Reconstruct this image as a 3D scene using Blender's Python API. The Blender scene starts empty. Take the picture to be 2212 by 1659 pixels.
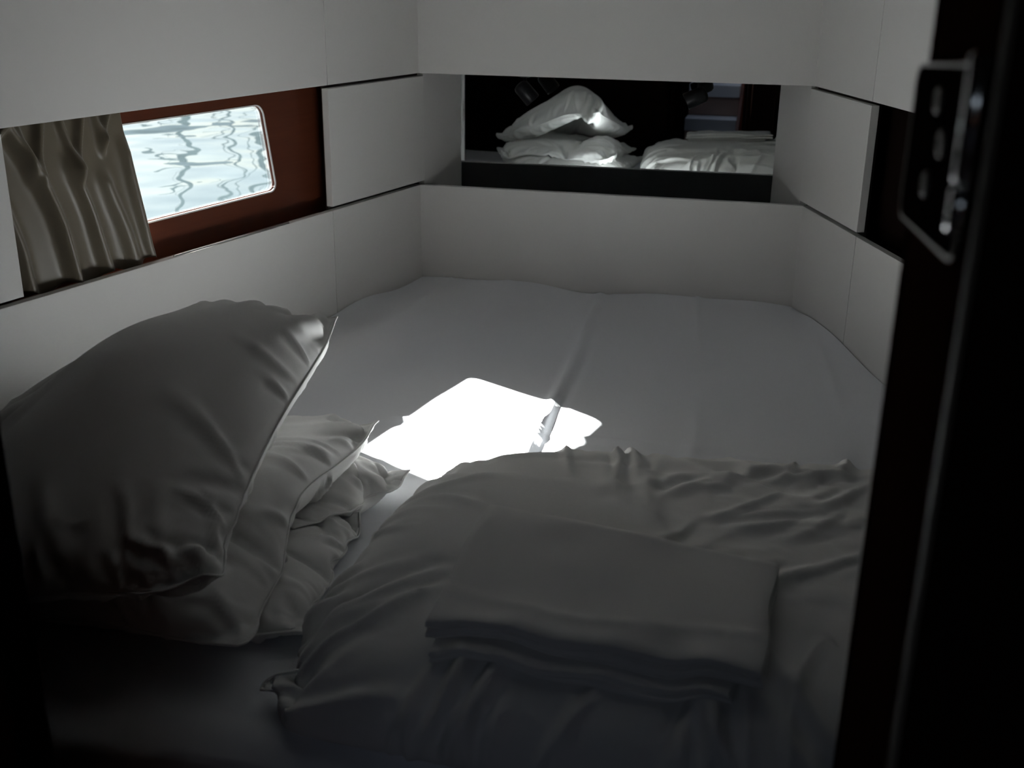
import bpy, bmesh, math, random
import numpy as np
from mathutils import Vector, Matrix, Quaternion

# ------------------------------------------------------------------ units
# Everything is laid out in "berth units": origin under the camera at the level of the
# mattress top, +Y towards the bow, +X to starboard, +Z up; one unit = S metres.
S = 0.85
Z0 = 0.65                      # mattress top above the cabin sole (m)
def W3(p): return (p[0]*S, p[1]*S, Z0 + p[2]*S)
COL = bpy.context.scene.collection
random.seed(4); rng = np.random.default_rng(7)

# ------------------------------------------------------------------ materials
def mat(name, color, rough=0.5, metal=0.0, spec=0.5, bump=None, coat=0.0, vary=None, sheen=0.0):
    m = bpy.data.materials.new(name); m.use_nodes = True
    nt = m.node_tree; b = nt.nodes['Principled BSDF']
    b.inputs['Base Color'].default_value = (*color, 1)
    b.inputs['Roughness'].default_value = rough
    b.inputs['Metallic'].default_value = metal
    b.inputs['Specular IOR Level'].default_value = spec
    b.inputs['Coat Weight'].default_value = coat
    b.inputs['Sheen Weight'].default_value = sheen
    tc = nt.nodes.new('ShaderNodeTexCoord')
    if bump:
        scale, strength, dist = bump
        n = nt.nodes.new('ShaderNodeTexNoise'); n.inputs['Scale'].default_value = scale
        n.inputs['Detail'].default_value = 4
        nt.links.new(tc.outputs['Object'], n.inputs['Vector'])
        bp = nt.nodes.new('ShaderNodeBump'); bp.inputs['Strength'].default_value = strength
        bp.inputs['Distance'].default_value = dist
        nt.links.new(n.outputs['Fac'], bp.inputs['Height'])
        nt.links.new(bp.outputs['Normal'], b.inputs['Normal'])
    if vary:
        scale, c2 = vary
        mp = nt.nodes.new('ShaderNodeMapping'); mp.inputs['Scale'].default_value = scale
        n = nt.nodes.new('ShaderNodeTexNoise'); n.inputs['Scale'].default_value = 1.0
        n.inputs['Detail'].default_value = 6; n.inputs['Roughness'].default_value = 0.65
        mx = nt.nodes.new('ShaderNodeMix'); mx.data_type = 'RGBA'
        mx.inputs['A'].default_value = (*color, 1); mx.inputs['B'].default_value = (*c2, 1)
        nt.links.new(tc.outputs['Object'], mp.inputs['Vector'])
        nt.links.new(mp.outputs['Vector'], n.inputs['Vector'])
        nt.links.new(n.outputs['Fac'], mx.inputs['Factor'])
        nt.links.new(mx.outputs['Result'], b.inputs['Base Color'])
    return m

M = {}
M['laminate'] = mat('white_laminate', (0.665, 0.652, 0.632), 0.42, spec=0.3, bump=(900, 0.06, 0.0004))
M['edge']     = mat('panel_edge', (0.62, 0.60, 0.53), 0.5)
M['panelback']= mat('panel_back', (0.10, 0.10, 0.10), 0.6)
M['groove']   = mat('groove_dark', (0.06, 0.05, 0.045), 0.7)
M['deckhead'] = mat('deckhead_lining', (0.42, 0.41, 0.40), 0.7, bump=(300, 0.1, 0.001))
M['mahogany'] = mat('mahogany', (0.130, 0.036, 0.017), 0.42, spec=0.25, vary=((6, 6, 70), (0.075, 0.019, 0.009)))
M['darkwood'] = mat('dark_mahogany', (0.060, 0.024, 0.013), 0.4, spec=0.3, vary=((40, 40, 4), (0.035, 0.014, 0.008)))
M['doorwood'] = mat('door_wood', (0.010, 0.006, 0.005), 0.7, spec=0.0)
M['jambwood'] = mat('jamb_mahogany', (0.030, 0.014, 0.009), 0.75, spec=0.0, vary=((40, 40, 4), (0.020, 0.009, 0.006)))
M['bronze']   = mat('dark_bronzed_steel', (0.010, 0.007, 0.006), 0.6, spec=0.0)
M['sheet']    = mat('white_cotton_sheet', (0.76, 0.775, 0.805), 0.85, spec=0.15, bump=(60, 0.10, 0.004))
M['pillow']   = mat('white_cotton_pillowcase', (0.76, 0.755, 0.74), 0.85, spec=0.15, bump=(45, 0.14, 0.004))
M['duvet']    = mat('white_duvet_cover', (0.74, 0.735, 0.72), 0.85, spec=0.15, bump=(40, 0.14, 0.004))
M['linen']    = mat('white_folded_linen', (0.78, 0.77, 0.75), 0.85, spec=0.15, bump=(50, 0.10, 0.004))
M['curtain']  = mat('olive_satin', (0.130, 0.107, 0.072), 0.40, spec=0.5, sheen=0.3, bump=(500, 0.05, 0.0005))
M['chrome']   = mat('polished_steel', (0.75, 0.76, 0.78), 0.14, metal=1.0)
M['brushed']  = mat('hinge_steel', (0.30, 0.29, 0.28), 0.4, metal=1.0)
M['strip']    = mat('door_edge_strip', (0.22, 0.19, 0.16), 0.6)
M['black']    = mat('black_enamel', (0.010, 0.010, 0.011), 0.4, spec=0.3)
M['lens']     = mat('lamp_lens', (0.25, 0.27, 0.27), 0.15)
M['rim']      = mat('white_window_frame', (0.75, 0.75, 0.74), 0.3)
M['hull']     = mat('hull_gelcoat', (0.7, 0.7, 0.7), 0.3)
M['varnish']  = mat('varnished_wood', (0.05, 0.02, 0.01), 0.15, spec=0.6)
M['sole']     = mat('cabin_sole', (0.05, 0.025, 0.015), 0.5, vary=((4, 60, 4), (0.03, 0.015, 0.01)))
M['tread']    = mat('stair_tread', (0.78, 0.80, 0.84), 0.3)
M['riser']    = mat('stair_riser', (0.36, 0.25, 0.21), 0.5)
M['mast']     = mat('mast_grey', (0.02, 0.024, 0.024), 0.7, spec=0.1)
M['boat']     = mat('far_boat_hull', (0.6, 0.62, 0.64), 0.4)

def mirror_mat():
    m = bpy.data.materials.new('mirror_glass'); m.use_nodes = True
    nt = m.node_tree; nt.nodes.remove(nt.nodes['Principled BSDF'])
    g = nt.nodes.new('ShaderNodeBsdfGlossy'); g.inputs['Roughness'].default_value = 0.0
    g.inputs['Color'].default_value = (0.80, 0.85, 0.85, 1)
    nt.links.new(g.outputs[0], nt.nodes['Material Output'].inputs['Surface']); return m
M['mirror'] = mirror_mat()

def glass_mat():
    m = bpy.data.materials.new('window_glass'); m.use_nodes = True
    nt = m.node_tree; nt.nodes.remove(nt.nodes['Principled BSDF'])
    t = nt.nodes.new('ShaderNodeBsdfTransparent'); t.inputs['Color'].default_value = (0.95, 0.97, 0.97, 1)
    g = nt.nodes.new('ShaderNodeBsdfGlossy'); g.inputs['Roughness'].default_value = 0.02
    f = nt.nodes.new('ShaderNodeFresnel')
    # the same air-glass boundary on both faces of the pane: no total internal reflection inside it
    ge = nt.nodes.new('ShaderNodeNewGeometry'); mr_ = nt.nodes.new('ShaderNodeMapRange')
    mr_.inputs['To Min'].default_value = 1.4; mr_.inputs['To Max'].default_value = 1/1.4
    nt.links.new(ge.outputs['Backfacing'], mr_.inputs['Value']); nt.links.new(mr_.outputs[0], f.inputs['IOR'])
    mx = nt.nodes.new('ShaderNodeMixShader')
    nt.links.new(f.outputs[0], mx.inputs[0]); nt.links.new(t.outputs[0], mx.inputs[1]); nt.links.new(g.outputs[0], mx.inputs[2])
    nt.links.new(mx.outputs[0], nt.nodes['Material Output'].inputs['Surface']); return m
M['glass'] = glass_mat()

def water_mat():
    m = bpy.data.materials.new('harbour_water'); m.use_nodes = True
    nt = m.node_tree; b = nt.nodes['Principled BSDF']
    b.inputs['Base Color'].default_value = (0.04, 0.054, 0.058, 1)
    b.inputs['Roughness'].default_value = 0.02
    b.inputs['IOR'].default_value = 1.33
    tc = nt.nodes.new('ShaderNodeTexCoord')
    mp = nt.nodes.new('ShaderNodeMapping'); mp.inputs['Rotation'].default_value = (0, 0, math.radians(26))
    mp.inputs['Scale'].default_value = (1.25, 1.25, 1.0)
    n = nt.nodes.new('ShaderNodeTexNoise'); n.inputs['Scale'].default_value = 1.3; n.inputs['Detail'].default_value = 1.2
    n.inputs['Roughness'].default_value = 0.35
    bp = nt.nodes.new('ShaderNodeBump'); bp.inputs['Strength'].default_value = 1.0; bp.inputs['Distance'].default_value = 0.048
    nt.links.new(tc.outputs['Object'], mp.inputs['Vector']); nt.links.new(mp.outputs[0], n.inputs['Vector'])
    nt.links.new(n.outputs['Fac'], bp.inputs['Height']); nt.links.new(bp.outputs[0], b.inputs['Normal'])
    return m
M['water'] = water_mat()

# ------------------------------------------------------------------ object helpers
def tag(o, label=None, cat=None, group=None, kind=None):
    if label: o['label'] = label
    if cat: o['category'] = cat
    if group: o['group'] = group
    if kind: o['kind'] = kind
    return o

def empty(name, loc, label=None, cat=None, group=None, kind=None):
    o = bpy.data.objects.new(name, None); COL.objects.link(o)
    o.empty_display_size = 0.05; o.location = W3(loc)
    return tag(o, label, cat, group, kind)

def link_mesh(name, verts, faces, m, parent=None, smooth=False, bevel=0.0, subsurf=0, thick=0.0):
    """verts in berth units -> one mesh object."""
    me = bpy.data.meshes.new(name)
    off = np.array(parent.matrix_world.translation) if parent is not None else np.zeros(3)
    if parent is not None:
        bpy.context.view_layer.update(); off = np.array(parent.matrix_world.translation)
    v = np.asarray(verts, float)*S + np.array([0, 0, Z0]) - off
    me.from_pydata(v.tolist(), [], [list(map(int, f)) for f in faces])
    me.update()
    bm = bmesh.new(); bm.from_mesh(me); bmesh.ops.recalc_face_normals(bm, faces=bm.faces); bm.to_mesh(me); bm.free()
    if smooth:
        me.polygons.foreach_set('use_smooth', [True]*len(me.polygons))
    o = bpy.data.objects.new(name, me); COL.objects.link(o)
    me.materials.append(m)
    if parent is not None: o.parent = parent
    if thick:
        md = o.modifiers.new('thickness', 'SOLIDIFY'); md.thickness = thick*S; md.offset = 0
    if bevel:
        md = o.modifiers.new('bevel', 'BEVEL'); md.width = bevel*S; md.segments = 2; md.limit_method = 'ANGLE'
    if subsurf:
        md = o.modifiers.new('sub', 'SUBSURF'); md.levels = subsurf; md.render_levels = subsurf
    return o

HEXF = [(0,1,2,3),(7,6,5,4),(0,4,5,1),(1,5,6,2),(2,6,7,3),(3,7,4,0)]
def hexa(a, b, c, d, z0, z1):
    """prism over 4 plan points."""
    v = [(*p, z0) for p in (a, b, c, d)] + [(*p, z1) for p in (a, b, c, d)]
    return v, HEXF
def merge(*vf):
    V, F = [], []
    for v, f in vf:
        k = len(V); V += list(v); F += [tuple(i+k for i in q) for q in f]
    return V, F
def box(x0, x1, y0, y1, z0, z1): return hexa((x0,y0),(x1,y0),(x1,y1),(x0,y1), z0, z1)

def tube(path, r, n=12, closed=False, caps=True):
    path = np.asarray(path, float); N = len(path); V = []; F = []
    t = np.gradient(path, axis=0) if not closed else np.roll(path, -1, 0)-np.roll(path, 1, 0)
    t /= np.linalg.norm(t, axis=1)[:, None] + 1e-12
    ref = np.array([0.31, 0.2, 0.93])
    r = np.broadcast_to(np.asarray(r, float), (N,))
    for i in range(N):
        a = np.cross(t[i], ref); a /= np.linalg.norm(a)+1e-12; b = np.cross(t[i], a)
        for k in range(n):
            th = 2*math.pi*k/n; V.append(path[i] + r[i]*(math.cos(th)*a + math.sin(th)*b))
    for i in range(N if closed else N-1):
        j = (i+1) % N
        for k in range(n):
            F.append((i*n+k, i*n+(k+1) % n, j*n+(k+1) % n, j*n+k))
    if caps and not closed:
        F.append(tuple(range(n))[::-1]); F.append(tuple((N-1)*n+k for k in range(n)))
    return V, F

# ------------------------------------------------------------------ plan of the cabin
BL = np.array([-1.0165, 3.63]); BR = np.array([0.2385, 3.582])
DL = np.array([0.2689, 0.9632]); NL = np.array([-0.9632, 0.2689])     # along / outward, port side
DR = np.array([-0.2865, 0.958]); NR = np.array([0.958, 0.2865])       # along / outward, starboard
DB = (BR-BL)/np.linalg.norm(BR-BL); NB = np.array([-DB[1], DB[0]])    # along / outward, bow side
def PL(s, o): return tuple(BL + DL*s + NL*o)
def PR(s, o): return tuple(BR + DR*s + NR*o)
def PB(s, o): return tuple(BL + DB*s + NB*o)
LB = float(np.linalg.norm(BR-BL))
def slab(P, s0, s1, z0, z1, o0, o1): return hexa(P(s0,o0), P(s1,o0), P(s1,o1), P(s0,o1), z0, z1)

ZLO, ZHI = 0.3285, 0.6935       # top of lower panels, bottom of upper panels
ZTOP = 1.32; ZFLOOR = -Z0/S
T = 0.022                        # panel thickness
G = 0.0015                       # joint between panels
YBH, YBH2 = 0.70, 0.66           # aft bulkhead (cabin side / saloon side)
DOOR_L, DOOR_R = -0.533, 0.105
SL_AFT = -3.05; SR_AFT = -3.02

# ---- port side
wl = empty('wall_left', (*PL(-1.5, 0), 0), 'white panelled hull side with a mahogany strip around the hull window', kind='structure')
SEAM = -0.506
MSL = 0.0225; MD = np.array([1, -MSL])/math.hypot(1, MSL); MN = np.array([MSL, 1])/math.hypot(1, MSL); MO = np.array([-0.4, 3.89])   # mirror plane
def PM(s, o): return tuple(MO + MD*s + MN*o)
def npan(parent, P, seam):
    ends = []
    for o in (0, T):
        a = np.array(P(0, o)); d = np.array(P(1, o))-a; ends.append(tuple(a+d*((MO-a).dot(MN)-0.0004)/d.dot(MN)))
    v, f = merge(hexa(P(seam, 0), P(0.026, 0), P(0.026, T), P(seam, T), ZLO+0.0115, ZHI-0.0105), hexa(P(0.0262, 0), ends[0], ends[1], P(0.0262, T), 0.03, ZHI+0.02))
    link_mesh('niche_panel', v, f, M['laminate'], parent, bevel=0.0008)
def panel(parent, name, P, s0, s1, z0, z1, o0=0.0, o1=T, m='laminate', bev=0.0012):
    v, f = slab(P, s0, s1, z0, z1, o0, o1); return link_mesh(name, v, f, M[m], parent, bevel=bev)
panel(wl, 'upper_panel', PL, -1.95, SEAM-G, ZHI, ZTOP)
panel(wl, 'aft_dimming_panel', PL, SL_AFT, -1.953, -0.12, ZTOP, m='doorwood')  # wall out of view, made dark to cut the light on the near berth
panel(wl, 'upper_panel', PL, SEAM+G, 0.006, ZHI, ZTOP)
panel(wl, 'lower_panel', PL, -1.95, SEAM-G, -0.12, ZLO)
panel(wl, 'lower_panel', PL, SEAM+G, 0.006, -0.12, ZLO)
npan(wl, PL, SEAM)
panel(wl, 'niche_panel', PL, -1.95, -1.637, ZLO+0.0115, ZHI-0.0105)
v, f = merge(slab(PL, SEAM+0.012, 0.30, ZLO-0.03, ZHI+0.03, T+0.004, T+0.012), slab(PL, SL_AFT, -1.65, ZLO-0.03, ZHI+0.03, T+0.004, T+0.012))
link_mesh('groove_backing', v, f, M['groove'], wl)

bv, bf = tube([(*PL(-1.175, 0.006), ZLO+0.0005), (*PL(-0.95, 0.006), ZLO+0.0005), (*PL(-0.715, 0.006), ZLO+0.0005)], 0.0042, 16)
link_mesh('glint_bead', bv, bf, mat('glint_metal', (0.9, 0.9, 0.9), 0.3, metal=1.0), wl, smooth=True)  # metal bead added to stand in for a bright stripe of light
# mahogany board behind the strip, pierced by the window, and the hull outside it
WS0, WS1, WZ0, WZ1 = -1.42, -0.700, 0.412, 0.653    # window opening along the board
OB, OH = 0.072, 0.135                                  # board face / outer hull face
def rrect(s0, s1, z0, z1, r, n=8, shear=0.0):
    pts = []
    for cs, cz, a0 in ((s1-r, z1-r, 0), (s0+r, z1-r, 90), (s0+r, z0+r, 180), (s1-r, z0+r, 270)):
        for k in range(n+1):
            a = math.radians(a0 + 90*k/n); pts.append((cs+r*math.cos(a)+shear*(0.53-cz-r*math.sin(a)), cz+r*math.sin(a)))
    return pts
def plate_with_hole(P, outer, inner, o0, o1):
    """flat plate (outer rectangle s0,s1,z0,z1) with a rounded hole, extruded from o0 to o1."""
    bm = bmesh.new()
    s0, s1, z0, z1 = outer
    oc = [(s0,z0),(s1,z0),(s1,z1),(s0,z1)]
    ov = [bm.verts.new((*P(s,o0), z)) for s, z in oc]; iv = [bm.verts.new((*P(s,o0), z)) for s, z in inner]
    es = [bm.edges.new((ov[i], ov[(i+1) % 4])) for i in range(4)] + [bm.edges.new((iv[i], iv[(i+1) % len(iv)])) for i in range(len(iv))]
    bmesh.ops.triangle_fill(bm, edges=es, use_beauty=True)
    faces = list(bm.faces)
    r = bmesh.ops.extrude_face_region(bm, geom=faces)
    n = Vector((*P(0,1), 0)) - Vector((*P(0,0), 0))
    bmesh.ops.translate(bm, verts=[x for x in r['geom'] if isinstance(x, bmesh.types.BMVert)], vec=n*(o1-o0))
    bm.verts.index_update()
    V = [tuple(x.co) for x in bm.verts]; F = [tuple(x.index for x in f.verts) for f in bm.faces]; bm.free()
    return V, F
SH = 0.177
hole = rrect(WS0, WS1, WZ0, WZ1, 0.026, shear=SH)
v, f = plate_with_hole(PL, (SL_AFT, 0.4, -0.76, 1.34), hole, OB, OB+0.010)
link_mesh('window_board', v, f, M['mahogany'], wl)
v, f = plate_with_hole(PL, (SL_AFT, 0.4, -0.76, 1.34), rrect(WS0-.2, WS1+.34, WZ0-.18, WZ1+.08, 0.03, shear=SH), OB+0.010, OH)
link_mesh('hull_side', v, f, M['hull'], wl)
# ledge under the board and soffit above it
v, f = merge(slab(PL, -1.66, SEAM+0.02, ZLO-0.035, ZLO-0.015, T, OB), slab(PL, -1.66, SEAM+0.02, ZHI+0.012, ZHI+0.03, T, OB))
link_mesh('sill_ledge', v, f, M['mahogany'], wl)

win = empty('window_1', (*PL(-1.0, OB), 0.53), 'long narrow hull window with rounded corners looking onto rippled water', kind='structure')
def ring(P, inner, outer, o0, o1):
    n = len(inner); V = []; F = []
    for o in (o0, o1):
        V += [(*P(s, o), z) for s, z in inner]; V += [(*P(s, o), z) for s, z in outer]
    for i in range(n):
        j = (i+1) % n
        F += [(i, j, n+j, n+i), (2*n+i, 3*n+i, 3*n+j, 2*n+j), (i, 2*n+i, 2*n+j, j), (n+i, n+j, 3*n+j, 3*n+i)]
    return V, F
v, f = merge(ring(PL, rrect(WS0, WS1, WZ0, WZ1, .026, shear=SH), rrect(WS0-.005, WS1+.005, WZ0-.004, WZ1+.003, .03, shear=SH), OB-0.002, OB+0.0015),
             ring(PL, rrect(WS0+.002, WS1-.002, WZ0+.002, WZ1-.002, .024, shear=SH), rrect(WS0-.0005, WS1-.0005, WZ0+.0005, WZ1-.0005, .0255, shear=SH), OB+0.0075, OB+0.0095))
link_mesh('window_frame', v, f, M['rim'], win, smooth=False)
gl = rrect(WS0-.15, WS1+.25, WZ0-.10, WZ1+.06, 0.028, shear=SH)
n_ = len(gl); v = [(*PL(s, OB+0.0105), z) for s, z in gl] + [(*PL(s, OB+0.0155), z) for s, z in gl]
f = [tuple(range(n_)), tuple(range(2*n_-1, n_-1, -1))] + [(i, (i+1) % n_, n_+(i+1) % n_, n_+i) for i in range(n_)]
link_mesh('glass', v, f, M['glass'], win)

# ---- bow side with the mirror niche
wb = empty('wall_back', (*PB(LB/2, 0), 0), 'white panelled end wall above the head of the berth', kind='structure')
panel(wb, 'upper_panel', PB, -0.006, LB+0.006, ZHI, ZTOP)
lower = panel(wb, 'lower_panel', PB, -0.006, LB+0.006, -0.12, ZLO)
v, f = slab(PB, -0.05, LB+0.05, -0.12, ZLO-0.002, T+0.0005, T+0.003); link_mesh('panel_back', v, f, M['panelback'], wb)
v, f = merge(slab(PB, -0.2, LB+0.2, ZHI+0.004, ZHI+0.02, T, 0.30), slab(PB, -0.1, LB+0.1, 0.02, 0.03, T, 0.28)); link_mesh('niche_liner', v, f, M['darkwood'], wb)
# mirror plane y = 3.89 - 0.03 (x + 0.4)
mz0, mz1 = 0.04, 0.705
mr = empty('mirror', (*PM(0.02, 0.01), 0.4), 'long frameless mirror set back in the niche of the white end wall', 'mirror')
v, f = slab(PM, -0.575, 0.58, mz0, mz1, 0.0, 0.006); link_mesh('mirror_glass', v, f, M['mirror'], mr)
v, f = slab(PM, -0.56, 0.60, mz0-0.01, mz1+0.01, 0.0065, 0.02); link_mesh('mirror_backing', v, f, M['black'], mr)
v, f = slab(PM, -0.64, 0.68, -0.8, 1.34, 0.05, 0.07); link_mesh('bow_bulkhead', v, f, M['darkwood'], wb)

# ---- starboard side
wr = empty('wall_right', (*PR(-0.8, 0), 0), 'white panelled hull side on the right, darkened niche behind the door jamb', kind='structure')
SEAMR = -0.4365
panel(wr, 'upper_panel', PR, -1.2, SEAMR-G, ZHI, ZTOP)
panel(wr, 'aft_dimming_panel', PR, SR_AFT, -1.203, -0.12, ZTOP, m='doorwood')  # unseen starboard wall, darkened likewise to dim the near end
panel(wr, 'upper_panel', PR, SEAMR+G, 0.006, ZHI, ZTOP)
panel(wr, 'lower_panel', PR, -1.2, SEAMR-G, -0.12, ZLO)
panel(wr, 'lower_panel', PR, SEAMR+G, 0.006, -0.12, ZLO)
npan(wr, PR, SEAMR)
v, f = merge(slab(PR, SEAMR+0.012, 0.30, ZLO-0.03, ZHI+0.03, T+0.004, T+0.012), slab(PR, SR_AFT, -1.61, ZLO-0.03, ZHI+0.03, T+0.004, T+0.012))
link_mesh('groove_backing', v, f, M['groove'], wr)
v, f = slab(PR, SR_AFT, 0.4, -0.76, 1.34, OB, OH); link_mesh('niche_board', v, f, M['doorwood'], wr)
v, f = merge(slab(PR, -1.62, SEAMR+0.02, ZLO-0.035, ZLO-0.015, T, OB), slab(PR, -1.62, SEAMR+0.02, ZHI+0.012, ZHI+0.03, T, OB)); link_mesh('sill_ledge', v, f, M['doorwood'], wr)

# ---- aft bulkhead, door, saloon shell
XL, XR = -1.98, 1.26
wf = empty('wall_front', (-1.2, YBH2, 0), 'dark wooden bulkhead with the cabin doorway', kind='structure')
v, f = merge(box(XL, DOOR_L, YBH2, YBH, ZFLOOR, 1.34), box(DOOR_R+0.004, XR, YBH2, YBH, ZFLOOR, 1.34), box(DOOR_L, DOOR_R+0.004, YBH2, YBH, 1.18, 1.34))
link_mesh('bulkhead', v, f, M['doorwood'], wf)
dr = empty('door_1', (DOOR_R, 0.6, ZFLOOR), 'dark wooden cabin door hinged open beside the lens', kind='structure')
v, f = merge(box(DOOR_R, DOOR_R+0.06, 0.512, YBH2-0.0005, ZFLOOR, 1.22), box(DOOR_L-0.06, DOOR_L-0.0005, 0.60, YBH2-0.0005, ZFLOOR, 1.22))
link_mesh('door_frame', v, f, M['jambwood'], dr, bevel=0.002)
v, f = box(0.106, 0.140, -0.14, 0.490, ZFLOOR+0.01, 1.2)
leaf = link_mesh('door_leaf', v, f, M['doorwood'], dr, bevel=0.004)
v, f = box(0.1030, 0.1058, 0.4870, 0.4902, ZFLOOR+0.01, 1.2); link_mesh('edge_strip', v, f, M['strip'], dr)
# hinge: plate on the jamb, three screws, two knuckles
def plate_outline(y0, y1, z0, z1, r):
    return rrect(y0, y1, z0, z1, r, 5)
pl = [(y, z+(0.686-y)*0.068) for y, z in plate_outline(0.516, 0.688, 0.869, 0.955, 0.012)]; n_ = len(pl)
v = [(DOOR_R-0.0002, y, z) for y, z in pl] + [(DOOR_R-0.003, y, z) for y, z in pl]
f = [tuple(range(n_)), tuple(range(2*n_-1, n_-1, -1))] + [(i, (i+1) % n_, n_+(i+1) % n_, n_+i) for i in range(n_)]
hg = link_mesh('hinge', v, f, M['bronze'], dr, bevel=0.0016); hg['label'] = 'steel hinge leaf with three countersunk screws'
def child_lathe(name, prof, axis_o, axis_d, m, parent, n=20, smooth=True):
    """prof: list of (distance along axis, radius)."""
    d = Vector(axis_d).normalized(); a = d.orthogonal().normalized(); b = d.cross(a); V = []; F = []
    o = Vector(axis_o)
    for t, r in prof:
        for k in range(n):
            th = 2*math.pi*k/n; V.append(tuple(o + d*t + (a*math.cos(th)+b*math.sin(th))*max(r, 1e-5)))
    for i in range(len(prof)-1):
        for k in range(n): F.append((i*n+k, i*n+(k+1) % n, (i+1)*n+(k+1) % n, (i+1)*n+k))
    F.append(tuple(range(n))[::-1]); F.append(tuple((len(prof)-1)*n+k for k in range(n)))
    return link_mesh(name, V, F, m, parent, smooth=smooth)
tv, tf = tube([(DOOR_R-0.0026, y, z) for y, z in pl], 0.0009, 8, closed=True)
link_mesh('edge_highlight', tv, tf, M['brushed'], hg, smooth=True)  # thin steel ring added as the highlight along the plate's bevel
for y, z in ((0.605, 0.943), (0.580, 0.925), (0.609, 0.900)):
    child_lathe('screw', [(0, .0068), (.0016, .0062), (.0022, .0048), (.0010, .0036), (.0006, .001)], (DOOR_R-0.003, y, z), (-1, 0, 0), M['brushed'], hg)
for z0, z1 in ((0.9175, 0.972), (0.896, 0.9155)):
    child_lathe('knuckle', [(0, .004), (.0012, .0055), (z1-z0-.0012, .0055), (z1-z0, .004)], (DOOR_R-0.004, 0.5105, z0), (0, 0, 1), M['chrome'], hg)

fl = tag(link_mesh('floor', *box(XL, XR, -3.2, 4.1, ZFLOOR-0.03, ZFLOOR), M['sole']), 'dark cabin sole', kind='structure')
HX0, HX1, HY0, HY1 = -1.30, 0.45, -2.75, -1.05       # companionway opening over the stairs
ce = tag(link_mesh('ceiling', *merge(box(XL, XR, 1.5, 4.1, ZTOP, ZTOP+0.03)), M['deckhead']), 'pale deckhead lining over the head of the berth', kind='structure')
ca = tag(link_mesh('ceiling_aft', *merge(box(XL, XR, YBH2, 1.4995, ZTOP, ZTOP+0.03), box(XL, HX0, -3.2, YBH2, ZTOP, ZTOP+0.03), box(HX1, XR, -3.2, YBH2, ZTOP, ZTOP+0.03),
         box(HX0, HX1, HY1, YBH2, ZTOP, ZTOP+0.03), box(HX0, HX1, -3.2, HY0, ZTOP, ZTOP+0.03)), M['doorwood']), 'unseen deckhead by the door and over the saloon, darkened to dim the near berth', kind='structure')  # near-black aft part keeps bounced light off the near berth
ws = empty('wall_saloon', (0, -1, 0), 'dark wooden saloon walls around the companionway', kind='structure')
v, f = merge(box(XL, XL+0.03, -3.2, YBH2, ZFLOOR, ZTOP), box(XR-0.03, XR, -3.2, YBH2, ZFLOOR, ZTOP), box(XL, XR, -3.23, -3.2, ZFLOOR, ZTOP),
             box(-0.70, -0.655, -2.9, -1.5, ZFLOOR, 0.6))
link_mesh('saloon_panelling', v, f, M['doorwood'], ws)

# ---- companionway stairs seen in the mirror
st = empty('companionway_stairs', (-0.43, -1.9, ZFLOOR), 'companionway stairs with pale treads and brown risers, seen in the mirror', 'stairs')
for k, (z, y0, y1) in enumerate(((0.150, -2.30, -2.00), (-0.105, -2.04, -1.76), (-0.36, -1.80, -1.50))):
    v, f = box(-0.640, -0.215, y0-0.01, y1, z-0.10, z); link_mesh('tread', v, f, M['tread'], st, bevel=0.006)
    v, f = box(-0.635, -0.220, y1-0.03, y1-0.012, z-0.25, z-0.1005); link_mesh('riser', v, f, M['riser'], st, bevel=0.002)
v, f = hexa((-0.2145, -2.3), (-0.19, -2.3), (-0.19, -1.5), (-0.2145, -1.5), ZFLOOR, 0.0)
v = [(x, y, z if z < 0 else (0.24 if y < -1.8 else -0.24)) for x, y, z in v]; link_mesh('stringer', v, f, M['mahogany'], st)
hp = child_lathe('grab_post', [(0, .018), (0.01, .02), (1.6, .02), (1.61, .018)], (-0.12, -1.6, ZFLOOR), (0, 0, 1), M['varnish'], None)
tag(hp, 'dark varnished grab post beside the companionway stairs', 'post')

# ------------------------------------------------------------------ cloth: a small position-based solver
def grid_height(nx=220, ny=200, x0=-1.9, x1=1.1, y0=0.9, y1=3.7):
    return dict(z=np.zeros((nx, ny)), x0=x0, x1=x1, y0=y0, y1=y1, nx=nx, ny=ny)
def hf_sample(h, x, y):
    u = np.clip((x-h['x0'])/(h['x1']-h['x0'])*(h['nx']-1), 0, h['nx']-1.001); w = np.clip((y-h['y0'])/(h['y1']-h['y0'])*(h['ny']-1), 0, h['ny']-1.001)
    i = u.astype(int); j = w.astype(int); a = u-i; b = w-j; z = h['z']
    return (z[i,j]*(1-a)*(1-b)+z[i+1,j]*a*(1-b)+z[i,j+1]*(1-a)*b+z[i+1,j+1]*a*b)
def hf_add(h, P):
    """raise the height field to the top of a cloth sheet pair."""
    T_ = P.reshape(2, *P.shape[1:]) if P.ndim == 4 else P
    for sh in T_:
        q = sh
        for _ in range(2):     # upsample
            n0, n1 = q.shape[:2]; r = np.empty((2*n0-1, 2*n1-1, 3)); r[::2, ::2] = q
            r[1::2, ::2] = .5*(q[1:]+q[:-1]); r[:, 1::2] = .5*(r[:, 2::2]+r[:, :-2:2]); q = r
        q = q.reshape(-1, 3)
        i = np.rint((q[:,0]-h['x0'])/(h['x1']-h['x0'])*(h['nx']-1)).astype(int); j = np.rint((q[:,1]-h['y0'])/(h['y1']-h['y0'])*(h['ny']-1)).astype(int)
        ok = (i >= 0) & (i < h['nx']) & (j >= 0) & (j < h['ny'])
        np.maximum.at(h['z'], (i[ok], j[ok]), q[ok, 2])
def smooth2(a, n):
    for _ in range(n):
        p = np.pad(a, 1, mode='edge'); a = (p[1:-1,1:-1]*2+p[:-2,1:-1]+p[2:,1:-1]+p[1:-1,:-2]+p[1:-1,2:])/6
    return a

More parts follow.
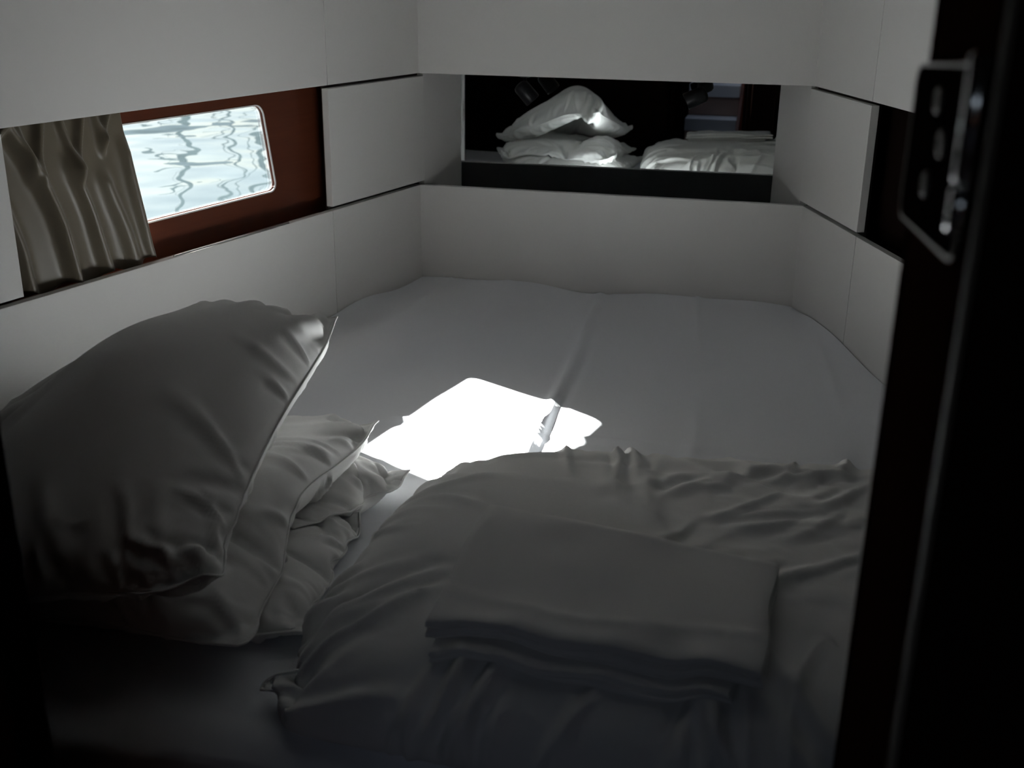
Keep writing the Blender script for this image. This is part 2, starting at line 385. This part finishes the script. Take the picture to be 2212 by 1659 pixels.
def inflate(nu, nv, corners, su, sv, vol, ground, steps=160, iters=5, bulge=0.06, grav=0.0006, press=0.5,
            goals=None, wrinkle=0.004, seed=1, wall=True, pin=0.25, mid=0.0, hmax=None, flap=0.13, bend=0.06, shape=0.004, gather=0.97, crad=0.05):
    """two stitched sheets (case of a pillow or duvet) blown up to a volume, resting on 'ground'.
    corners: u0v0, u1v0, u1v1, u0v1. returns P[2,nu,nv,3]."""
    r = np.random.default_rng(seed)
    c00, c10, c11, c01 = [np.array(c, float) for c in corners]
    U, Vv = np.meshgrid(np.linspace(0, 1, nu), np.linspace(0, 1, nv), indexing='ij')
    base = (c00*((1-U)*(1-Vv))[...,None] + c10*(U*(1-Vv))[...,None] + c11*(U*Vv)[...,None] + c01*((1-U)*Vv)[...,None])
    env = (np.sin(np.pi*U)*np.sin(np.pi*Vv))**0.5
    base[...,2] += mid*np.sin(np.pi*U)*np.sin(np.pi*Vv)
    P = np.stack([base, base]); P[0,...,2] += bulge*env; P[1,...,2] -= bulge*env*0.6
    nz = r.normal(size=(2, nu, nv, 3))
    nz = np.stack([np.stack([smooth2(nz[s,...,k], 3) for k in range(3)], -1) for s in (0, 1)])
    P += nz*wrinkle*3*env[None,...,None]
    Q = P.copy(); lu = su/(nu-1); lv = sv/(nv-1); ld = math.hypot(lu, lv)
    def sync():
        for sl in ((slice(None), 0), (slice(None), -1), (0, slice(None)), (-1, slice(None))):
            m_ = .5*(P[0][sl]+P[1][sl]); P[0][sl] = m_; P[1][sl] = m_
    def con(A, B, L, kt, kc):
        d = B-A; l = np.sqrt((d*d).sum(-1))+1e-9; e = (l-L)/l
        e *= np.where(e > 0, kt, kc)*0.5; d *= e[...,None]; A += d; B -= d
    def seam_line(k, skip):
        # the stitched edge is a stiff, slightly gathered cord
        for sl, L in (((slice(None), 0), lu), ((slice(None), -1), lu), ((0, slice(None)), lv), ((-1, slice(None)), lv)):
            e = P[0][sl].copy(); n = len(e)
            for a in range(2*skip):
                i = np.arange(n-skip); i = i[(i % (2*skip)) == a]
                if len(i) == 0: continue
                A = e[i]; B = e[i+skip]; con(A, B, L*skip*gather, k, k); e[i] = A; e[i+skip] = B
            P[0][sl] = e; P[1][sl] = e
    if hmax is not None:
        cd = np.minimum(np.minimum(U*su+Vv*sv, (1-U)*su+Vv*sv), np.minimum(U*su+(1-Vv)*sv, (1-U)*su+(1-Vv)*sv))
        tmax = hmax*np.clip((cd-flap*0.6)/(flap*0.9), 0, 1)+0.004
    nu2 = np.arange(nu-2); nv2 = np.arange(nv-2)
    def bendu(k, a):
        i = nu2[(nu2 % 4 < 2) == a]; A = P[:, i]; B = P[:, i+2]; con(A, B, 2*lu, 0, k); P[:, i] = A; P[:, i+2] = B
    def bendv(k, a):
        i = nv2[(nv2 % 4 < 2) == a]; A = P[:, :, i]; B = P[:, :, i+2]; con(A, B, 2*lv, 0, k); P[:, :, i] = A; P[:, :, i+2] = B
    cs = [(0, 0), (nu-1, 0), (nu-1, nv-1), (0, nv-1)]
    cw = [pin*np.exp(-(((U-i/(nu-1))*su)**2+((Vv-j/(nv-1))*sv)**2)/crad**2) for i, j in cs]
    gl_ = [(g[0], int(g[1]*(nu-1)), int(g[2]*(nv-1)), np.array(g[3]), g[4]*np.exp(-(((U-g[1])*su)**2+((Vv-g[2])*sv)**2)/g[5]**2)) for g in (goals or [])]
    for it in range(steps):
        vel = (P-Q)*0.93; np.clip(vel, -0.01, 0.01, out=vel); Q = P.copy(); P += vel; P[...,2] -= grav
        for k in range(iters):
            for a in (0, 1):
                n = (nu-a)//2; con(P[:, a:a+2*n:2][:, :n], P[:, a+1:a+1+2*n:2][:, :n], lu, 1, 0.7)
                n = (nv-a)//2; con(P[:, :, a:a+2*n:2][:, :, :n], P[:, :, a+1:a+1+2*n:2][:, :, :n], lv, 1, 0.7)
            for a in (0, 1):
                n = (nu-a)//2
                con(P[:, a:a+2*n:2, :-1][:, :n], P[:, a+1:a+1+2*n:2, 1:][:, :n], ld, 0.35, 0.25)
                con(P[:, a:a+2*n:2, 1:][:, :n], P[:, a+1:a+1+2*n:2, :-1][:, :n], ld, 0.35, 0.25)
            for a in (True, False): bendu(bend, a); bendv(bend, a)
            sync(); seam_line(0.9, 1); seam_line(0.5, 3); seam_line(0.4, 6)
            # volume
            d1 = P[:, 1:, 1:]-P[:, :-1, :-1]; d2 = P[:, :-1, 1:]-P[:, 1:, :-1]
            av = 0.5*np.cross(d1, d2); av[1] *= -1
            ctr = .25*(P[:, 1:, 1:]+P[:, :-1, :-1]+P[:, :-1, 1:]+P[:, 1:, :-1])
            vcur = (ctr*av).sum()/3
            g = np.zeros_like(P)
            for sl in ((slice(1, None), slice(1, None)), (slice(None, -1), slice(None, -1)), (slice(None, -1), slice(1, None)), (slice(1, None), slice(None, -1))):
                g[(slice(None), *sl)] += av*0.25
            lam = (vol-vcur)/((g*g).sum()+1e-12); P += press*lam*g; sync()
            if hmax is not None:
                dd = P[0]-P[1]; l = np.sqrt((dd*dd).sum(-1))+1e-9; e = np.maximum(l-tmax, 0)/l*0.25
                P[0] -= dd*e[...,None]; P[1] += dd*e[...,None]
            # contact
            gz = hf_sample(ground, P[...,0], P[...,1])+0.003
            dz = gz-P[...,2]; hit = dz > 0
            P[...,2] += np.where(hit, np.minimum(dz, 0.02), 0)
            Q[...,:2] = np.where(hit[...,None], Q[...,:2]*0.6+P[...,:2]*0.4, Q[...,:2])
            if wall:
                o = ((P[...,0]-BL[0])*NL[0]+(P[...,1]-BL[1])*NL[1])+0.012
                o = np.maximum(o, 0); P[...,0] -= o*NL[0]; P[...,1] -= o*NL[1]
            if shape:
                dm = (base-0.5*(P[0]+P[1]))*shape; P += dm[None]
            for wt_, (i, j), c in zip(cw, cs, (c00, c10, c11, c01)):
                P += (wt_[...,None]*(c-P[0, i, j]))[None]
            if goals is not None:
                for (s_, i, j, c, wt_) in gl_: P += (wt_[...,None]*(c-P[s_, i, j]))[None]
    return P

def refine(P):
    """double the grid of both sheets (smooth interpolation), keeping the seam welded."""
    out = []
    for sh in P:
        q = sh
        for ax in (0, 1):
            q = np.moveaxis(q, ax, 0); n = q.shape[0]; r = np.empty((2*n-1, *q.shape[1:])); r[::2] = q
            e = np.concatenate([2*q[:1]-q[1:2], q, 2*q[-1:]-q[-2:-1]])
            r[1::2] = (9*(q[1:]+q[:-1])-(e[:-3]+e[3:]))/16
            q = np.moveaxis(r, 0, ax)
        out.append(q)
    return np.stack(out)
def normals(q):
    du_ = np.gradient(q, axis=0); dv_ = np.gradient(q, axis=1); n = np.cross(du_, dv_); return n/(np.linalg.norm(n, axis=-1)[...,None]+1e-12)
def creases(P, su, sv, strokes, sheet=0, sgn=1):
    """press individual creases into one sheet: (u, v, angle, length, width, height, curve)."""
    q = P[sheet]; nu, nv = q.shape[:2]
    U, W = np.meshgrid(np.linspace(0, su, nu), np.linspace(0, sv, nv), indexing='ij'); d = np.zeros((nu, nv))
    for u, v, a, L, w, h, c in strokes:
        x = U-u*su; y = W-v*sv; t = x*math.cos(a)+y*math.sin(a); p = -x*math.sin(a)+y*math.cos(a)-c*(t-L*.5)**2/L
        tt = np.clip(t/L, 0, 1); env = np.where((t > 0) & (t < L), np.sin(np.pi*tt)**0.7, 0); ww = w*(0.5+0.9*tt)
        d += h*env*(np.exp(-(p/ww)**2)-0.55*np.exp(-((p-1.5*ww)/(1.3*ww))**2))
    fade = np.minimum(np.minimum(U, su-U), np.minimum(W, sv-W)); fade = np.clip(fade/0.012, 0, 1)
    P[sheet] = q+sgn*normals(q)*(d*fade)[...,None]
def edge_strokes(r, su, sv, n, hgt=0.006, lo=0.06, hi=0.24, corner=0.5):
    out = []
    for k in range(n):
        e = r.integers(4); t = r.random()
        if r.random() < corner: t = t**2*0.35 if r.random() < .5 else 1-t**2*0.35
        u, v, a = ((t, 0.01, math.pi/2), (t, 0.99, -math.pi/2), (0.01, t, 0), (0.99, t, math.pi))[e]
        tilt = (0.5-t)*1.5*(1 if e in (1, 2) else -1)
        out.append((u, v, a+tilt+r.normal()*0.25, lo+(hi-lo)*r.random()**1.6, 0.007+0.010*r.random(), hgt*(0.5+r.random()), r.normal()*0.25))
    return out

def sheet_pair_mesh(P):
    _, nu, nv, _ = P.shape
    idx = np.zeros((2, nu, nv), int); V = list(P[0].reshape(-1, 3)); idx[0] = np.arange(nu*nv).reshape(nu, nv); idx[1] = idx[0]
    for i in range(1, nu-1):
        for j in range(1, nv-1):
            idx[1, i, j] = len(V); V.append(P[1, i, j])
    F = []
    for s_ in (0, 1):
        q = idx[s_]
        for i in range(nu-1):
            for j in range(nv-1):
                a = (q[i,j], q[i+1,j], q[i+1,j+1], q[i,j+1]); F.append(a if s_ == 0 else a[::-1])
    # drop duplicated corner faces shared by both sheets
    return V, F
def border(P):
    a = P[0]; return np.concatenate([a[:, 0], a[-1, 1:], a[-2::-1, -1], a[0, -2:0:-1]])

ground = grid_height()
pillow_group = 'white pillows stacked against the hull side'
def pillow(label, corners, su, sv, vol, strokes=40, extra=(), **kw):
    P = inflate(58, 66, corners, su, sv, vol, ground, **kw)
    P = refine(P); r = np.random.default_rng(kw['seed']+100)
    creases(P, su, sv, edge_strokes(r, su, sv, strokes)+list(extra)); creases(P, su, sv, edge_strokes(r, su, sv, strokes), 1, -1)
    v, f = sheet_pair_mesh(P)
    lo = P.reshape(-1, 3)
    o = empty('pillow', (lo[:,0].mean(), lo[:,1].mean(), lo[:,2].min()), label, 'pillow', pillow_group)
    link_mesh('pillowcase', v, f, M['pillow'], o, smooth=True)
    b = border(P); tv, tf = tube(b, 0.0022, 6, closed=True)
    link_mesh('seam', tv, tf, M['pillow'], o, smooth=True)
    hf_add(ground, P); ground['z'] = np.maximum(ground['z'], 0)
    return P

# corners: bow-inboard, bow-outboard, aft-outboard, aft-inboard
pillow('white pillow flat on the mattress at the bottom of the stack',
       [(-0.640, 1.815, 0.035), (-1.25, 1.90, 0.03), (-1.25, 1.36, 0.03), (-0.592, 1.395, 0.04)], 0.645, 0.48, 0.014, seed=3, hmax=0.15, pin=0.4, bend=0.12, strokes=60)
pillow('white pillow third from the top, its pointed corner reaching furthest onto the sheet',
       [(-0.585, 1.975, 0.055), (-1.15, 2.20, 0.06), (-1.38, 1.66, 0.09), (-0.78, 1.53, 0.085)], 0.63, 0.56, 0.015, seed=5, hmax=0.15, pin=0.4, bend=0.12, strokes=60,
       goals=[(0, 0, .45, (-0.64, 1.77, 0.055), .1, .07)])
pillow('white pillow second from the top with a creased corner facing the sunlit patch',
       [(-0.67, 2.04, 0.13), (-1.27, 2.00, 0.13), (-1.36, 1.36, 0.12), (-0.651, 1.297, 0.07)], 0.665, 0.755, 0.028, seed=8, hmax=0.19, pin=0.4, bend=0.12, strokes=70,
       goals=[(0, 0, .45, (-0.70, 1.69, 0.135), .06, .12)])
pillow('big rounded white pillow on top of the stack leaning on the hull side',
       [(-0.75, 2.04, 0.35), (-1.37, 1.72, 0.175), (-1.34, 1.12, 0.12), (-0.675, 1.28, 0.195)], 0.685, 0.80, 0.041, seed=11, bulge=0.09, mid=0.08, hmax=0.3, flap=0.03, pin=0.3, gather=0.98, strokes=60, bend=0.08, crad=0.035,
       goals=[(0, .35, .15, (-0.90, 1.88, 0.42), .05, .14), (0, .5, .45, (-0.99, 1.60, 0.43), .05, .14), (0, .62, .3, (-1.08, 1.70, 0.365), .05, .10), (0, .75, .55, (-1.17, 1.48, 0.24), .05, .12), (0, .6, .6, (-1.06, 1.47, 0.34), .05, .10)])

# ------------------------------------------------------------------ berth: mattress, fitted sheet, front
bed = empty('bed', (-0.3, 2.3, ZFLOOR), 'wide berth with a white fitted sheet filling the tapered cabin', 'bed')
YF = 1.15
def lx(y): return BL[0]-(BL[1]-y)*DL[0]/DL[1]
def rx(y): return BR[0]+(BR[1]-y)*(-DR[0])/DR[1]
def by(x): return BL[1]+(x-BL[0])*DB[1]/DB[0]
NX, NY = 150, 150
V = []
def ridge(d, w): return np.exp(-(d/w)**2)
crease_x = [(-0.64, 0.006, -0.5), (0.02, 0.005, 0.3), (0.28, 0.005, 0.4)]
for j in range(NY+1):
    t = j/NY
    for i in range(NX+1):
        u = i/NX
        y0 = YF; x_ = lx(YF)+(rx(YF)-lx(YF))*u
        yb_ = by(BL[0]+(BR[0]-BL[0])*u)
        y = y0+(yb_-y0)*t; x = lx(y)+(rx(y)-lx(y))*u; x = min(max(x, lx(y)+0.003), rx(y)-0.003); y -= 0.003*t
        e = min((x-lx(y)), (rx(y)-x), (yb_-y))
        z = 0.0
        z += 0.014*math.exp(-e/0.03)*(0.7+0.8*math.sin(9*x+2)*math.sin(7*y+1)+0.4*math.sin(17*x+12*y))         # cloth riding up at the walls
        z += 0.0030*math.sin(3.1*x+1.3*y)+0.0025*math.sin(2.0*x-4.1*y+1)
        # joint of the two mattress halves: a soft ridge with a valley beside it
        xs = -0.368+0.008*math.sin(5*y)
        z += (0.35+0.65*math.exp(-((y-2.25)/0.35)**2))*(0.013*ridge(x-xs+0.016, 0.013)-0.010*ridge(x-xs-0.012, 0.012))+0.004*ridge(x-xs, 0.06)
        for cx_, ww, am in ((-0.69, 0.014, 0.0035), (-0.045, 0.012, 0.005), (0.30, 0.012, 0.005)):
            z += am*ridge(x-cx_-0.02*math.sin(3*y), ww)*(0.6+0.4*math.sin(4*y+cx_*9))
        yc = 2.352-0.045*(x+0.4)                                                          # cross fold from the packet
        z += 0.005*ridge(y-yc, 0.007)*(1 if x > -0.75 else 0)-0.004*ridge(y-yc+0.03, 0.02)*(1 if x > -0.75 else 0)
        z += 0.0025*ridge(x+1.034-0.145*(y-2.769), 0.006)
        if t < 0.03: z -= 0.03*(1-t/0.03)**2
        V.append((x, y, z))
F = []
for j in range(NY):
    for i in range(NX):
        a = j*(NX+1)+i; F.append((a, a+1, a+NX+2, a+NX+1))
# front drop of the sheet
k0 = len(V)
for i in range(NX+1):
    x, y, z = V[i]; V.append((x, y-0.012-0.006*math.sin(i*0.9), -0.17))
for i in range(NX): F.append((i, k0+i, k0+i+1, i+1))
link_mesh('fitted_sheet', V, F, M['sheet'], bed, smooth=True)
v, f = hexa((lx(YF+.01)+.01, YF+.01), (rx(YF+.01)-.01, YF+.01), (BR[0]-.012, BR[1]-.02), (BL[0]+.012, BL[1]-.02), -0.16, -0.045)
link_mesh('mattress', v, f, M['sheet'], bed, bevel=0.02)
v, f = hexa((lx(YF+.03)+.01, YF+.03), (rx(YF+.03)-.01, YF+.03), (BR[0]-.012, BR[1]-.02), (BL[0]+.012, BL[1]-.02), ZFLOOR, -0.161)
link_mesh('berth_base', v, f, M['darkwood'], bed)

# ------------------------------------------------------------------ duvet and folded sheets
ground2 = grid_height(); 
Pd = inflate(120, 88, [(0.63, 2.07, 0.05), (-0.485, 2.01, 0.04), (-0.60, 1.25, 0.035), (0.76, 1.10, 0.035)], 1.34, 1.02, 0.155, ground2,
             steps=150, bulge=0.06, wrinkle=0.008, seed=21, wall=False, press=0.6, shape=0.001, hmax=0.155, flap=0.05)
Pd = refine(Pd); r_ = np.random.default_rng(77)
creases(Pd, 1.34, 1.02, edge_strokes(r_, 1.34, 1.02, 120, 0.009, 0.10, 0.34, 0.3)+[(0.28+0.34*r_.random(), 0.06+0.5*r_.random(), 0.55+0.3*r_.normal(), 0.10+0.16*r_.random(), 0.009+0.008*r_.random(), 0.003+0.004*r_.random(), 0.3*r_.normal()) for _k in range(34)]+[(0.55+0.3*r_.random(), 0.05+0.2*r_.random(), 2.6+0.3*r_.normal(), 0.2+0.25*r_.random(), 0.02, 0.006, 0.3*r_.normal()) for _k in range(9)])
v, f = sheet_pair_mesh(Pd)
du = empty('duvet', (0.1, 1.65, 0), 'thick folded white duvet lying across the foot of the berth', 'duvet')
link_mesh('duvet_cover', v, f, M['duvet'], du, smooth=True)
tv, tf = tube(border(Pd), 0.002, 6, closed=True); link_mesh('seam', tv, tf, M['duvet'], du, smooth=True)
hf_add(ground2, Pd); hs = dict(ground2); hs['z'] = np.maximum(smooth2(ground2['z'], 6), ground2['z']-0.004); hs['z'] = smooth2(hs['z'], 2)

def folded(name, label, quad, layers, th, base, group=None, nx=60, ny=44):
    """linen folded flat: each layer is a pillowed slab over the quad, following what lies below."""
    q = [np.array(p, float) for p in quad]
    root = empty(name, (*np.mean(q, axis=0), base), label, 'sheet', group)
    for L in range(layers):
        V = []; F = []; ins = 0.004*((L*7) % 3)
        for side in (0, 1):
            for j in range(ny+1):
                for i in range(nx+1):
                    u = 0.5-0.5*math.cos(math.pi*i/nx); w = 0.5-0.5*math.cos(math.pi*j/ny); u = 0.6*u+0.4*i/nx if 3 < i < nx-3 else u; w = 0.6*w+0.4*j/ny if 3 < j < ny-3 else w
                    uu = ins+(1-2*ins)*u; ww = ins+(1-2*ins)*w
                    p = q[0]*(1-uu)*(1-ww)+q[1]*uu*(1-ww)+q[2]*uu*ww+q[3]*(1-uu)*ww
                    p = p+np.array([0.003*math.sin(9*ww+L), 0.003*math.sin(7*uu+2*L)])
                    z = float(hf_sample(hs, np.array([p[0]]), np.array([p[1]]))[0])+base+th*L
                    e = min(min(u, 1-u)*0.47, min(w, 1-w)*0.33); rr = th*0.62
                    prof = math.sqrt(max(0, 1-(1-min(e/rr, 1))**2))
                    swell = th*0.5*prof*(1.0+0.35*math.exp(-(1-w)*9)+0.35*math.exp(-e/0.02))
                    z += th*0.5
                    if side == 0: z += swell+(0.004*math.sin(5*u+3*w)*math.sin(3.1*w+2*u) + 0.0035*math.exp(-((w-0.78-0.05*math.sin(4*u))/0.04)**2))*prof
                    else: z -= th*0.5*prof
                    V.append((p[0], p[1], z))
        n = (nx+1)*(ny+1)
        for side in (0, 1):
            for j in range(ny):
                for i in range(nx):
                    a = side*n+j*(nx+1)+i; fq = (a, a+1, a+nx+2, a+nx+1); F.append(fq if side == 0 else fq[::-1])
        bd = [i for i in range(nx+1)]+[j*(nx+1)+nx for j in range(1, ny+1)]+[ny*(nx+1)+i for i in range(nx-1, -1, -1)]+[j*(nx+1) for j in range(ny-1, 0, -1)]
        for k in range(len(bd)):
            a, b = bd[k], bd[(k+1) % len(bd)]; F.append((a, n+a, n+b, b))
        link_mesh('fold', V, F, M['linen'], root, smooth=True)
    return root
linen_group = 'folded linen on the duvet'
folded('folded_sheet', 'folded white sheet underneath, showing only as a thin strip in front', [(-0.335, 1.56), (0.080, 1.46), (0.056, 1.205), (-0.350, 1.245)], 2, 0.007, 0.001, linen_group)
folded('folded_sheet', 'folded white sheet lying on top in the middle of the duvet', [(-0.342, 1.585), (0.118, 1.475), (0.094, 1.218), (-0.362, 1.272)], 2, 0.013, 0.0155, linen_group)

# ------------------------------------------------------------------ curtain
FOLDS = [([(.15, 0), (.08, .15), (.03, .33)], .016, .020), ([(.40, 0), (.36, .14), (.32, .28)], .016, .022), ([(.69, 0), (.62, .2), (.58, .33)], .017, .022), ([(.50, 0), (.54, .15), (.57, .30)], .013, .018),
         ([(.93, 0), (.86, .1), (.81, .2)], .013, .020), ([(.78, 0), (.80, .1), (.82, .2)], .012, .018), ([(.14, .02), (.30, .33), (.38, .6), (.42, 1.05)], .024, .036),
         ([(.03, .35), (.11, .7), (.12, 1.05)], .020, .035), ([(.54, .33), (.62, .6), (.67, 1.05)], .020, .034), ([(.78, .45), (.85, .75), (.87, 1.05)], .016, .040), ([(.97, .3), (.985, .7), (.99, 1.05)], .014, .03), ([(.24, .1), (.26, .3)], .010, .02)]
def curtain():
    ns, nz = 150, 60; V = []; F = []
    for j in range(nz+1):
        w = j/nz; z = 0.712+(0.322-0.712)*w
        for i in range(ns+1):
            u = i/ns
            s0 = -1.655+0.02*w; s1 = -1.262+0.050*w**1.3
            s = s0+(s1-s0)*u
            o = 0.050; zz = z
            for pl_, hh, ww in FOLDS:
                w0, w1 = pl_[0][1], pl_[-1][1]
                if w < w0-0.12 or w > w1+0.12: continue
                uc = float(np.mean(np.interp([w-.08, w-.04, w, w+.04, w+.08], [p[1] for p in pl_], [p[0] for p in pl_]))); fd = min(1, max(0, (w-w0+0.12)/0.12)) * min(1, max(0, (w1+0.12-w)/0.12))
                o -= 1.25*hh*fd*math.exp(-((u-uc)/(1.25*ww))**2)
            o += 0.004*math.sin(9*u+2*w)
            zz = z+(0.010*math.sin(21*u)+0.006*math.sin(9*u))*max(0, (w-0.9)/0.1)
            x, y = PL(s, min(max(o, 0.004), 0.064)); V.append((x, y, zz))
    for j in range(nz):
        for i in range(ns):
            a = j*(ns+1)+i; F.append((a, a+1, a+ns+2, a+ns+1))
    o = link_mesh('curtain', V, F, M['curtain'], None, smooth=True, thick=0.002)
    tag(o, 'olive satin curtain drawn over the left half of the hull window', 'curtain')
curtain()

# ------------------------------------------------------------------ reading lamps hanging in the niche in front of the mirror
def reading_lamp(x, y, z, tilt_dir, label):
    o = empty('reading_lamp', (x, y, ZHI), label, 'lamp', 'reading lamps under the upper panel')
    child_lathe('mount', [(0, .022), (.006, .022), (.009, .014)], (x, y, ZHI-0.0005), (0, 0, -1), M['black'], o)
    child_lathe('arm', [(0, .006), (.034, .006)], (x, y, ZHI-0.006), (0, 0, -1), M['black'], o)
    d = Vector((tilt_dir[0], tilt_dir[1], tilt_dir[2])).normalized()
    c = Vector((x, y, ZHI-0.052))
    st_ = c-d*0.030
    sh = child_lathe('lamp_shade', [(0, .010), (.004, .021), (.012, .026), (.070, .027), (.072, .0255), (.066, .023), (.060, .022)], st_, d, M['black'], o, n=28)
    child_lathe('lens', [(.0595, .0215), (.0605, .0215)], st_, d, M['lens'], sh)
reading_lamp(-0.676, 3.70, 0.62, (0.55, 0.10, -0.62), 'black cylindrical reading lamp over the left half of the mirror')
reading_lamp(-0.112, 3.70, 0.62, (-0.62, -0.05, -0.30), 'black cylindrical reading lamp over the right half of the mirror')

# ------------------------------------------------------------------ outside: water and moored boats mirrored in it
ZW = (0.30-Z0)/S
wv = [(-120, -60, ZW), (-2.05, -60, ZW), (-2.05, 120, ZW), (-120, 120, ZW)]
wt = tag(link_mesh('sea_water', wv, [(0, 1, 2, 3)], M['water']), 'rippled harbour water outside the hull window', kind='structure')
def sailboat(az, dist, r, hgt, label, heel=0.0):
    a = math.radians(az); x, y = math.sin(a)*dist, math.cos(a)*dist
    o = empty('sailboat', (x, y, ZW), label, 'boat', 'boats moored across the water')
    n = 24; V = []; F = []
    for k in range(n+1):
        t = k/n*2-1; bw = 1.6*(1-abs(t)**2.6)**.6+0.01
        for sgn in (-1, 1):
            V += [(x+sgn*bw, y+t*5, ZW+1.15+0.25*t*t), (x+sgn*bw*0.75, y+t*4.7, ZW-0.2)]
    for k in range(n):
        b = 4*k; F += [(b, b+4, b+5, b+1), (b+2, b+3, b+7, b+6), (b, b+2, b+6, b+4), (b+1, b+5, b+7, b+3)]
    F += [(0, 1, 3, 2), (4*n, 4*n+2, 4*n+3, 4*n+1)]
    link_mesh('boat_hull', V, F, M['boat'], o, smooth=True)
    link_mesh('mast', *tube([(x, y, ZW+1.1), (x+heel*hgt*.5, y, ZW+hgt*.5), (x+heel*hgt, y, ZW+hgt)], r, 12), M['mast'], o)
    link_mesh('boom', *tube([(x, y-.1, ZW+2.4), (x+1.0, y-3.6, ZW+2.5)], r*.8, 10), M['mast'], o)
    for dy in (-4.6, 4.6):
        link_mesh('stay', *tube([(x, y+dy, ZW+1.3), (x+heel*hgt, y, ZW+hgt*.98)], r*.22, 6), M['mast'], o)
sailboat(-27.2, 30, 0.10, 18, 'moored sailboat whose mast is mirrored in the water beside the curtain')
sailboat(-24.9, 38, 0.06, 20, 'moored sailboat whose slim mast is mirrored in the middle of the window')
sailboat(-23.4, 50, 0.17, 24, 'moored sailboat whose mast is mirrored at the right end of the window')

# ------------------------------------------------------------------ light
SUN_D = Vector((1.60, -0.77, -1.0)).normalized()
sun = bpy.data.lights.new('sun', 'SUN'); sun.energy = 90.0; sun.angle = math.radians(0.6); sun.color = (1.0, 0.98, 0.955)
so = bpy.data.objects.new('sun', sun); COL.objects.link(so); so.rotation_euler = SUN_D.to_track_quat('-Z', 'Y').to_euler(); so.location = (-6, 8, 6)
def portal(name, loc, size, direction):
    l = bpy.data.lights.new(name, 'AREA'); l.shape = 'RECTANGLE'; l.size, l.size_y = size; l.cycles.is_portal = True
    o = bpy.data.objects.new(name, l); COL.objects.link(o); o.location = W3(loc); o.rotation_euler = Vector(direction).to_track_quat('-Z', 'Z').to_euler()
portal('window_portal', (*PL((WS0+WS1)/2, OH+0.01), (WZ0+WZ1)/2), ((WS1-WS0)*S, (WZ1-WZ0)*S), (-NL[0], -NL[1], 0))
portal('companionway_portal', ((HX0+HX1)/2, (HY0+HY1)/2, ZTOP+0.04), ((HX1-HX0)*S, (HY1-HY0)*S), (0, 0, -1))

w = bpy.data.worlds.new('sky'); bpy.context.scene.world = w; w.use_nodes = True
nt = w.node_tree; bg = nt.nodes['Background']
sk = nt.nodes.new('ShaderNodeTexSky'); sk.sky_type = 'NISHITA'; sk.sun_disc = False
sk.sun_elevation = math.radians(27.5); sk.sun_rotation = math.radians(-64); sk.dust_density = 2.5; sk.ozone_density = 1.5
hsv = nt.nodes.new('ShaderNodeHueSaturation'); hsv.inputs['Saturation'].default_value = 0.55
nt.links.new(sk.outputs[0], hsv.inputs['Color']); nt.links.new(hsv.outputs[0], bg.inputs['Color']); bg.inputs['Strength'].default_value = 0.19

# ------------------------------------------------------------------ camera
cam = bpy.data.cameras.new('camera'); co = bpy.data.objects.new('camera', cam); COL.objects.link(co)
co.location = W3((0, 0, 1.0))
F_PX, Wd, Hd = 2399.0, 2212, 1659
cam.sensor_width = 36.0; cam.lens = F_PX/Wd*36.0; cam.clip_start = 0.02; cam.clip_end = 500
# room axes in camera space, from the vanishing points of the photograph
up = -np.array([1022-Wd/2, -(7334-Hd/2), -F_PX]); up /= np.linalg.norm(up)
fw = np.array([0, 0, -1.0]); fw -= up*fw.dot(up); fw /= np.linalg.norm(fw); rt = np.cross(fw, up)
A = math.radians(10.8); Yc = fw*math.cos(A)+rt*math.sin(A); Xc = np.cross(Yc, up)
Rm = Matrix([list(Xc), list(Yc), list(up)])      # camera -> room
co.rotation_euler = Rm.to_euler()
cam.dof.use_dof = True; cam.dof.focus_distance = 2.3; cam.dof.aperture_fstop = 7.0
sc = bpy.context.scene; sc.camera = co
sc.view_settings.view_transform = 'Standard'; sc.view_settings.look = 'None'; sc.view_settings.gamma = 1.0
sc.view_settings.use_curve_mapping = False; sc.view_settings.exposure = 0.0
sc.cycles.max_bounces = 14; sc.cycles.diffuse_bounces = 8; sc.cycles.transparent_max_bounces = 12
